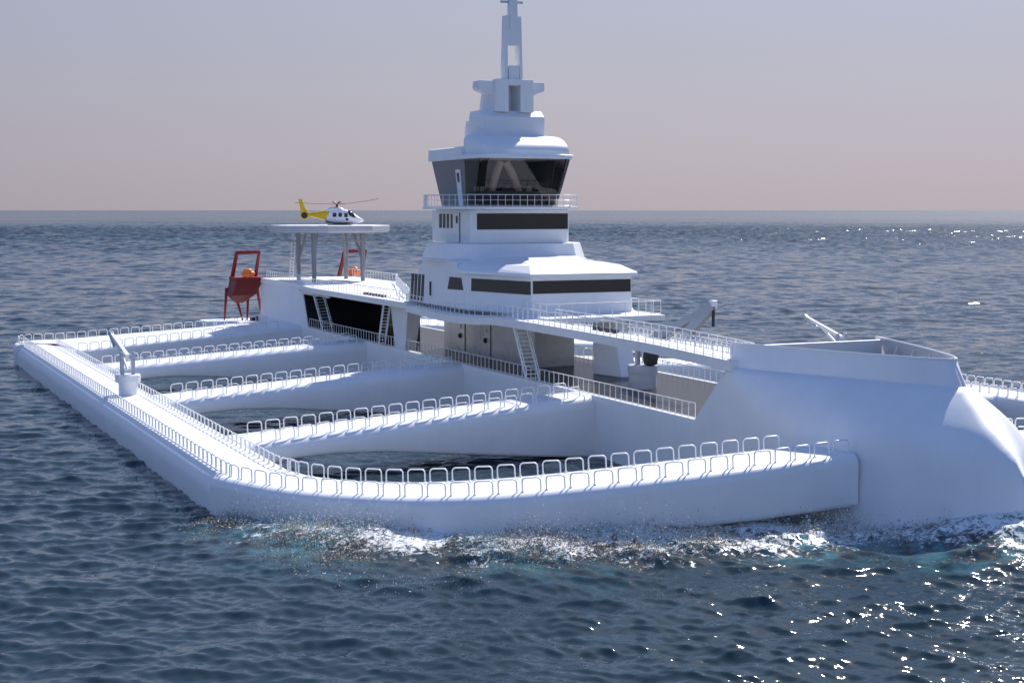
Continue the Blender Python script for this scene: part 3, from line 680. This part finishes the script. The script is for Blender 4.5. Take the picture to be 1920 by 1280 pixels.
def vnoise(x, y, s, seed):
    g = np.random.default_rng(seed).random((257, 257)); u = x / s; v = y / s
    i = np.floor(u).astype(int); j = np.floor(v).astype(int); fu = u - i; fv = v - j
    fu = fu * fu * (3 - 2 * fu); fv = fv * fv * (3 - 2 * fv); i %= 256; j %= 256
    return (g[i, j] * (1 - fu) + g[i + 1, j] * fu) * (1 - fv) + (g[i, j + 1] * (1 - fu) + g[i + 1, j + 1] * fu) * fv
def fbm(x, y, s, seed, o=4): return sum(vnoise(x, y, s / 2 ** k, seed + k) * .5 ** k for k in range(o)) / (2 - .5 ** (o - 1))
def sea(x, y, res):
    """displacement dx, dy, z, foam and aeration at points (res = local grid spacing)"""
    z = np.zeros_like(x); dx = np.zeros_like(x); dy = np.zeros_like(x)
    gust = .65 + .7 * fbm(x, y, 55, 3, 3)
    inside = (np.abs(y) < 50) & (x > -72) & (x < 88)
    calm = np.where(inside, .55, 1.0)
    far_ = np.clip((np.hypot(x - 60, y + 20) - 160) / 420, 0, 2.6)       # longer seas out in the open
    rmin = res.min()
    for a, w, th, ph, k in zip(_amp, _wl, _dir, _ph, _k):
        if w / (2.6 * rmin) < .7: continue
        fade = np.clip((w / (2.6 * res) - .7) / .8, 0, 1) * gust * calm * (1 + far_ * min(1, max(0, (w - 2.5) / 4)))
        q = k * (x * math.cos(th) + y * math.sin(th)) + ph
        c, s = np.cos(q), np.sin(q)
        z += a * fade * c; dx -= .62 * a * fade * math.cos(th) * s; dy -= .62 * a * fade * math.sin(th) * s
    d = near_dist(x, y, FN, 22)
    n = fbm(x, y, 7, 21); n2 = fbm(x, y, 2.2, 31)
    ramp = np.clip((x + .55 * y - 37) / 17, 0, 1)           # bow wave grows away from the pontoon corner
    out = np.where(d < 1e8, d, 50)
    hump = (1.55 * np.exp(-((out - 1.0) / 4.2) ** 2) * (.62 + .7 * n) + .45 * np.exp(-((out - 8.5) / 3.2) ** 2) * n) * ramp
    hump += .5 * (n2 - .5) * np.exp(-(out / 5.5) ** 2) * ramp
    hump *= 1 - .75 * np.exp(-((x - 90) / 6.0) ** 2 - ((y + 9.5) / 4.5) ** 2)      # trough in the gap under the arm root
    hump = hump + 1.3 * np.exp(-((x - 101.5) / 5.0) ** 2 - ((y + .5) / 5.5) ** 2) * (.7 + .5 * n)      # water piled up at the stem
    z = z + hump
    dp = near_dist(x, y, OUT, 8); z = z + .12 * np.exp(-(dp / 1.5) ** 2) * (n2 - .2)
    foam = np.exp(-(out / 6.2) ** 2) * ramp
    foam = np.maximum(foam, .55 * np.exp(-(dp / .9) ** 2) * np.clip((n - .45) * 5, 0, 1))
    aer = 1.3 * np.exp(-((out - .5) / 6.5) ** 2) * ramp * np.clip((n - .3) * 3, 0, 1)
    aer = np.maximum(aer, 1.2 * np.exp(-((x - 99) / 7.0) ** 2 - ((y + 3) / 7.0) ** 2))
    inn = np.exp(-(near_dist(x, y, resample([(52.5, -38), (54, -12)], .7), 12) / 3.5) ** 2)
    foam = np.maximum(foam, .5 * inn * np.clip((n - .42) * 5, 0, 1))
    return dx, dy, z, foam, aer
def grid_mesh(rs_, th, name):
    rr, tt = np.meshgrid(rs_, th, indexing='ij')
    x = CX + rr * np.cos(tt); y = CY + rr * np.sin(tt)
    res = np.maximum(np.gradient(rs_)[:, None], np.minimum((rr * abs(th[1] - th[0])) * .45, 1.4))
    sh = x.shape; X, Y, Rz = x.ravel(), y.ravel(), np.broadcast_to(res, sh).ravel()
    parts_ = [sea(a, b, c) for a, b, c in zip(np.array_split(X, 24), np.array_split(Y, 24), np.array_split(Rz, 24))]
    dx, dy, z, f, a = [np.concatenate(q) for q in zip(*parts_)]
    co = np.stack([X + dx, Y + dy, z], 1)
    return co, f, a, sh
view = math.atan2(.42, -.907)
rs1 = [58.0]
while rs1[-1] < 330: rs1.append(rs1[-1] * 1.0026)
while rs1[-1] < 2000: rs1.append(rs1[-1] + min(rs1[-1] * .0027, 1.8))
dr_ = 1.8
while rs1[-1] < 9000: rs1.append(rs1[-1] + dr_); dr_ *= 1.0032
rs1 += [14000, 25000, 60000, 140000]
rs1 = np.array(rs1); th1 = view + np.linspace(R(-27), R(27), 620)
co, fm, ae, sh = grid_mesh(rs1, th1, 'sea')
co[:, 2] *= np.repeat(np.clip(1 - (rs1 - 2500) / 6000, 0, 1), sh[1])
def quads(n, m, o=0):
    i = np.arange(n - 1)[:, None] * m + np.arange(m - 1)[None, :]; i = i.ravel() + o
    return np.stack([i, i + m, i + m + 1, i + 1], 1)
F = [quads(*sh)]; V = [co]; FM = [fm]; AE = [ae]; off = len(co)
def flat_patch(r_, t_):
    global off
    rr, tt = np.meshgrid(r_, t_, indexing='ij'); x = CX + rr * np.cos(tt); y = CY + rr * np.sin(tt)
    dx, dy, z, f, a = sea(x.ravel(), y.ravel(), np.full(x.size, 2.0))
    e = np.clip(1 - (rr.ravel() - 1500) / 6000, 0, 1)
    V.append(np.stack([x.ravel(), y.ravel(), z * e], 1)); FM.append(f); AE.append(a); F.append(quads(*x.shape, off)); off += x.size
rest_r = np.array(list(np.geomspace(58, 1500, 130)) + [3000, 9000, 30000, 140000])
flat_patch(rest_r, np.linspace(th1[-1], th1[0] + 2 * math.pi, 160))
flat_patch(np.geomspace(2, 58, 40), np.linspace(0, 2 * math.pi, 200))
V = np.concatenate(V); F = np.concatenate(F); FM = np.concatenate(FM); AE = np.concatenate(AE)
me = bpy.data.meshes.new('sea'); me.vertices.add(len(V)); me.vertices.foreach_set('co', V.astype(np.float32).ravel())
me.loops.add(F.size); me.loops.foreach_set('vertex_index', F.astype(np.int32).ravel())
me.polygons.add(len(F)); me.polygons.foreach_set('loop_start', np.arange(0, F.size, 4, dtype=np.int32)); me.polygons.foreach_set('loop_total', np.full(len(F), 4, np.int32))
me.update(calc_edges=True); me.polygons.foreach_set('use_smooth', np.ones(len(F), bool))
for nm, arr in (('foam', FM), ('aeration', AE)):
    at = me.attributes.new(nm, 'FLOAT', 'POINT'); at.data.foreach_set('value', arr.astype(np.float32))
sea_o = bpy.data.objects.new('sea', me); COL.objects.link(sea_o); tag(sea_o, kind='structure')
if me.polygons[0].normal.z < 0: me.flip_normals()

def sea_mat():
    m, nt, b = nodemat('sea_water'); N, L = nt.nodes, nt.links
    tc = N.new('ShaderNodeTexCoord')
    def noise(scale, det, vec=None, rough=.6, dist=0):
        n = N.new('ShaderNodeTexNoise'); n.inputs['Scale'].default_value = scale; n.inputs['Detail'].default_value = det; n.inputs['Roughness'].default_value = rough; n.inputs['Distortion'].default_value = dist
        L.new(vec or tc.outputs['Object'], n.inputs['Vector']); return n
    def attr(nm):
        a = N.new('ShaderNodeAttribute'); a.attribute_name = nm; return a
    def rng_(v, a, c, d=0., e=1.):
        r = N.new('ShaderNodeMapRange'); r.inputs[1].default_value = a; r.inputs[2].default_value = c; r.inputs[3].default_value = d; r.inputs[4].default_value = e
        L.new(v, r.inputs['Value']); return r.outputs[0]
    def mth(op, a, c):
        q = N.new('ShaderNodeMath'); q.operation = op
        for i, v in enumerate((a, c)):
            if hasattr(v, 'links'): L.new(v, q.inputs[i])
            else: q.inputs[i].default_value = v
        return q.outputs[0]
    fo_a, ae_a = attr('foam').outputs['Fac'], attr('aeration').outputs['Fac']
    mp = N.new('ShaderNodeMapping'); mp.inputs['Rotation'].default_value = (0, 0, -view); mp.inputs['Scale'].default_value = (1.0, .38, 1)
    L.new(tc.outputs['Object'], mp.inputs['Vector'])
    # ripples
    def tilt(n, amt):      # zero-mean slope vector from a noise colour
        v = N.new('ShaderNodeVectorMath'); v.operation = 'SUBTRACT'; L.new(n.outputs['Color'], v.inputs[0]); v.inputs[1].default_value = (.5, .5, .5)
        q = N.new('ShaderNodeVectorMath'); q.operation = 'MULTIPLY'; L.new(v.outputs[0], q.inputs[0]); q.inputs[1].default_value = (amt, amt, 0); return q.outputs[0]
    def vadd(a, c):
        v = N.new('ShaderNodeVectorMath'); v.operation = 'ADD'; L.new(a, v.inputs[0]); L.new(c, v.inputs[1]); return v.outputs[0]
    n1 = noise(1.8, 5, mp.outputs[0], .68, .4); n2 = noise(3.0, 3, mp.outputs[0], .6, .3); n3 = noise(.09, 4, mp.outputs[0], .65, .5)
    ge = N.new('ShaderNodeNewGeometry')
    nv_ = vadd(vadd(vadd(ge.outputs['Normal'], tilt(n1, .40)), tilt(n2, .26)), tilt(n3, .34))
    nn = N.new('ShaderNodeVectorMath'); nn.operation = 'NORMALIZE'; L.new(nv_, nn.inputs[0]); L.new(nn.outputs[0], b.inputs['Normal'])
    # colours: deep blue, turquoise where air is churned in, white foam
    c1 = N.new('ShaderNodeMix'); c1.data_type = 'RGBA'; c1.inputs[6].default_value = (.022, .041, .055, 1); c1.inputs[7].default_value = (.08, .25, .30, 1)
    an = noise(.35, 5, None, .65); L.new(mth('MULTIPLY', ae_a, rng_(an.outputs['Fac'], .45, .62)), c1.inputs[0])
    cb = N.new('ShaderNodeMix'); cb.data_type = 'RGBA'; L.new(c1.outputs[2], cb.inputs[6]); cb.inputs[7].default_value = (.15, .12, .08, 1)
    bn_ = noise(.9, 7, None, .75, .8); L.new(mth('MULTIPLY', rng_(bn_.outputs['Fac'], .47, .63, 0, .6), rng_(fo_a, .08, .45)), cb.inputs[0]); c1 = cb
    fn_ = noise(1.9, 8, None, .78, .7); fb = noise(.28, 3)
    thr = mth('SUBTRACT', mth('ADD', fn_.outputs['Fac'], mth('MULTIPLY', fo_a, .34)), mth('MULTIPLY', rng_(fb.outputs['Fac'], .35, .65), .12))
    foam = mth('MULTIPLY', rng_(thr, .655, .76), rng_(fo_a, .04, .2))
    c2 = N.new('ShaderNodeMix'); c2.data_type = 'RGBA'; L.new(foam, c2.inputs[0]); L.new(c1.outputs[2], c2.inputs[6]); c2.inputs[7].default_value = (.74, .76, .76, 1)
    L.new(c2.outputs[2], b.inputs['Base Color'])
    ln = N.new('ShaderNodeVectorMath'); ln.operation = 'LENGTH'; L.new(tc.outputs['Object'], ln.inputs[0])   # unresolved chop far out acts as roughness
    n4 = noise(.006, 6, mp.outputs[0], .75, .6)     # wind patches
    rg_ = mth('ADD', rng_(ln.outputs['Value'], 200, 3000, .055, .19), mth('MULTIPLY', rng_(n4.outputs['Fac'], .35, .65, -.05, .10), rng_(ln.outputs['Value'], 300, 1500)))
    L.new(mth('MAXIMUM', rng_(foam, 0, 1, 0, .8), rg_), b.inputs['Roughness'])
    b.inputs['IOR'].default_value = 1.333; b.inputs['Specular IOR Level'].default_value = .5
    return m
me.materials.append(sea_mat())

# ------------------------------------------------------------------ flotsam and spray in the bow wave
def flat_colour(name, c, rough=.7):
    return paint(name, c, rough, .2, 3)
FL = [flat_colour('flotsam_brown', (.24, .16, .09)), flat_colour('flotsam_beige', (.52, .43, .33)), flat_colour('flotsam_olive', (.20, .19, .11)), flat_colour('flotsam_white', (.78, .76, .72)), flat_colour('flotsam_turquoise', (.18, .42, .47)), flat_colour('flotsam_dark', (.03, .03, .03))]
def scatter(n, path, dmin, dmax, seed):
    g = np.random.default_rng(seed); P = resample(path, .4); nrm = np.gradient(P, axis=0); nrm = np.stack([nrm[:, 1], -nrm[:, 0]], 1); nrm /= np.linalg.norm(nrm, axis=1)[:, None]
    u = g.random(n) * (len(P) - 1.001); i = u.astype(int); f = (u - i)[:, None]
    d = g.gamma(2.0, 1.0, n); d = dmin + (dmax - dmin) * np.minimum(d / 4.6, 1.25) * (.35 + .65 * np.minimum(1, u / len(P) * 3.2))
    q = P[i] * (1 - f) + P[i + 1] * f; m = nrm[i] * (1 - f) + nrm[i + 1] * f
    return q + m * d[:, None] + g.normal(0, .15, (n, 2)), d, g
path = [(p[0], p[1]) for p in fo[4:]] + [(91.5, -8.5), (95, -5.8), (98, -4.2)]
pt, dd, g = scatter(130000, path, -.3, 10.5, 5)
den = fbm(pt[:, 0], pt[:, 1], 8, 77, 4); keep = (den > .34 + .22 * g.random(len(pt)) + .012 * dd)
pt, dd = pt[keep][:26000], dd[keep][:26000]
dx, dy, zz, _, _ = sea(pt[:, 0].copy(), pt[:, 1].copy(), np.full(len(pt), .25))
tone = fbm(pt[:, 0], pt[:, 1], 4, 99, 3)
n = len(pt); s = .018 + .06 * g.random(n) ** 3
M_ = np.where(tone > .56, g.choice([3, 4, 1], n, p=[.4, .4, .2]), g.choice([0, 1, 2, 3, 4, 5], n, p=[.20, .40, .14, .20, .06, .0]))
base = np.array([(1, 0, 0), (-.5, .87, 0), (-.5, -.87, 0), (0, 0, .9), (0, 0, -.5)]); tri = np.array([(0, 1, 3), (1, 2, 3), (2, 0, 3), (1, 0, 4), (2, 1, 4), (0, 2, 4)])
rot = g.normal(0, 1, (n, 3, 3)); rot, _ = np.linalg.qr(rot)
sc3 = s[:, None] * np.stack([1 + 1.6 * g.random(n), .6 + .5 * g.random(n), .5 + .5 * g.random(n)], 1)
up_ = np.abs(g.normal(0, 1, n)) * .16 + (g.random(n) < .10) * g.gamma(2, .28, n) * np.exp(-dd / 3)
ctr = np.stack([pt[:, 0] + dx, pt[:, 1] + dy, zz + .03 + up_], 1)
vv = np.einsum('nij,nkj->nki', rot, base[None] * sc3[:, None, :]) + ctr[:, None, :]
ff = (tri[None] + (np.arange(n) * 5)[:, None, None]).reshape(-1, 3)
fm_ = bpy.data.meshes.new('flotsam'); fm_.from_pydata(vv.reshape(-1, 3).tolist(), [], ff.tolist())
for m in FL: fm_.materials.append(m)
fm_.polygons.foreach_set('material_index', np.repeat(M_, 6).astype(np.int32))
fl_o = bpy.data.objects.new('floating_debris', fm_); COL.objects.link(fl_o)
tag(fl_o, 'brown, beige and turquoise flecks churning in the white water along the front arm', 'debris', kind='stuff')
# spray droplets thrown up against the arm
pt, dd, g = scatter(9000, path[:-1], -.2, 3.0, 15); den = fbm(pt[:, 0], pt[:, 1], 6, 55, 3); k_ = den > .52; pt, dd = pt[k_], dd[k_]; n = len(pt)
_, _, zz, _, _ = sea(pt[:, 0].copy(), pt[:, 1].copy(), np.full(n, .3))
ctr = np.stack([pt[:, 0], pt[:, 1], zz + g.gamma(1.6, .38, n)], 1); s = .02 + .045 * g.random(n) ** 2
oc = np.array([(1, 0, 0), (-1, 0, 0), (0, 1, 0), (0, -1, 0), (0, 0, 1), (0, 0, -1)]); of = np.array([(0, 2, 4), (2, 1, 4), (1, 3, 4), (3, 0, 4), (2, 0, 5), (1, 2, 5), (3, 1, 5), (0, 3, 5)])
vv = (oc[None] * s[:, None, None] + ctr[:, None, :]).reshape(-1, 3); ff = (of[None] + (np.arange(n) * 6)[:, None, None]).reshape(-1, 3)
sm_ = bpy.data.meshes.new('sea_spray'); sm_.from_pydata(vv.tolist(), [], ff.tolist()); sm_.materials.append(FL[3])
sp_o = bpy.data.objects.new('sea_spray', sm_); COL.objects.link(sp_o); tag(sp_o, 'fine white spray thrown up against the front arm and bow', 'spray', kind='stuff')

# ------------------------------------------------------------------ light, sky, camera
SUN = Vector((-.60, .80, 0)).normalized() * math.cos(R(45.5)) + Vector((0, 0, math.sin(R(45.5))))
sl = bpy.data.lights.new('sun', 'SUN'); sl.energy = 5.0; sl.angle = R(.53); sl.color = (1, .955, .90)
so_ = bpy.data.objects.new('sun', sl); COL.objects.link(so_); so_.rotation_euler = (-SUN).to_track_quat('-Z', 'Y').to_euler(); so_.location = (0, 0, 120)
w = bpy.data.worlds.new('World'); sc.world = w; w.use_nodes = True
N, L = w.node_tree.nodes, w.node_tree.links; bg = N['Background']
sky = N.new('ShaderNodeTexSky'); sky.sky_type = 'NISHITA'; sky.sun_disc = False; sky.sun_elevation = R(45.5); sky.sun_rotation = math.atan2(-.60, .80); sky.air_density = 1.0; sky.dust_density = 1.5; sky.ozone_density = 2
tc = N.new('ShaderNodeTexCoord'); sx = N.new('ShaderNodeSeparateXYZ'); L.new(tc.outputs['Generated'], sx.inputs[0])
rp_ = N.new('ShaderNodeValToRGB'); L.new(sx.outputs['Z'], rp_.inputs[0])
cr = rp_.color_ramp; K = 1 / .10
def srgb(r, g_, b): return tuple(((c / 255 + .055) / 1.055) ** 2.4 if c > 10 else c / 3294 for c in (r, g_, b))
els = [(0.0, srgb(184, 174, 180)), (.035, srgb(189, 181, 188)), (.075, srgb(189, 186, 197)), (.14, srgb(184, 188, 206)), (.30, srgb(150, 172, 220)), (1, srgb(92, 128, 200))]
cr.elements[0].position = els[0][0]; cr.elements[0].color = (*els[0][1], 1); cr.elements[1].position = 1; cr.elements[1].color = (*els[-1][1], 1)
for p, c in els[1:-1]: e = cr.elements.new(p); e.color = (*c, 1)
hz = N.new('ShaderNodeMix'); hz.data_type = 'RGBA'; hz.blend_type = 'MULTIPLY'; hz.inputs[0].default_value = 1
L.new(rp_.outputs[0], hz.inputs[6]); hz.inputs[7].default_value = (K, K, K, 1); hz.clamp_result = False
mxs = N.new('ShaderNodeMix'); mxs.data_type = 'RGBA'; mxs.inputs[0].default_value = .85; L.new(sky.outputs[0], mxs.inputs[6]); L.new(hz.outputs[2], mxs.inputs[7])
bl_ = N.new('ShaderNodeMapRange'); bl_.inputs[1].default_value = .1; bl_.inputs[2].default_value = .6; bl_.inputs[3].default_value = 1.0; bl_.inputs[4].default_value = .55; L.new(sx.outputs['Z'], bl_.inputs['Value']); L.new(bl_.outputs[0], mxs.inputs[0])
# sky tint by bearing from the sun; off-view stops shaped to fill shaded faces
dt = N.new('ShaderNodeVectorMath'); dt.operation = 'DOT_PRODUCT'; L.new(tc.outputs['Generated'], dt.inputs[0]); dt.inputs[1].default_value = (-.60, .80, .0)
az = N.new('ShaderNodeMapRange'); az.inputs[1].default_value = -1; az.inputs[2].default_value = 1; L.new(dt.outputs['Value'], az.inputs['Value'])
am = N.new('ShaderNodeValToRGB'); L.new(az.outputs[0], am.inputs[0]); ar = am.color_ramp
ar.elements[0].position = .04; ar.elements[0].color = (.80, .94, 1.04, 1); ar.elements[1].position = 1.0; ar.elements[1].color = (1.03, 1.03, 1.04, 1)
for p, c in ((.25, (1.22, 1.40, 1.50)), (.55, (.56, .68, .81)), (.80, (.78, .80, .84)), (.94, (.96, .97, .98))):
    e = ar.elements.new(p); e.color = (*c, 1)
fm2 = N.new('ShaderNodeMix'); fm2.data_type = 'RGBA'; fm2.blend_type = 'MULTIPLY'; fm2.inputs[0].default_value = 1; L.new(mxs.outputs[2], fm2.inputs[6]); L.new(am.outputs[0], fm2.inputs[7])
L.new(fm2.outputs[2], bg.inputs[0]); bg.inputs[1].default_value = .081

cam = bpy.data.cameras.new('camera'); co_ = bpy.data.objects.new('camera', cam); COL.objects.link(co_)
cam.sensor_width = 36; cam.lens = 36 * 2800 / 1920; cam.clip_end = 300000; cam.clip_start = 1
co_.location = (CX, CY, 24); co_.rotation_euler = (R(90 - math.degrees(math.atan(246 / 2800))), 0, math.atan2(.907, .421))
sc.camera = co_
sc.view_settings.view_transform = 'Standard'; sc.view_settings.look = 'None'; sc.view_settings.exposure = .30; sc.view_settings.gamma = 1
sc.render.engine = 'CYCLES'; sc.cycles.max_bounces = 8; sc.cycles.transparent_max_bounces = 8
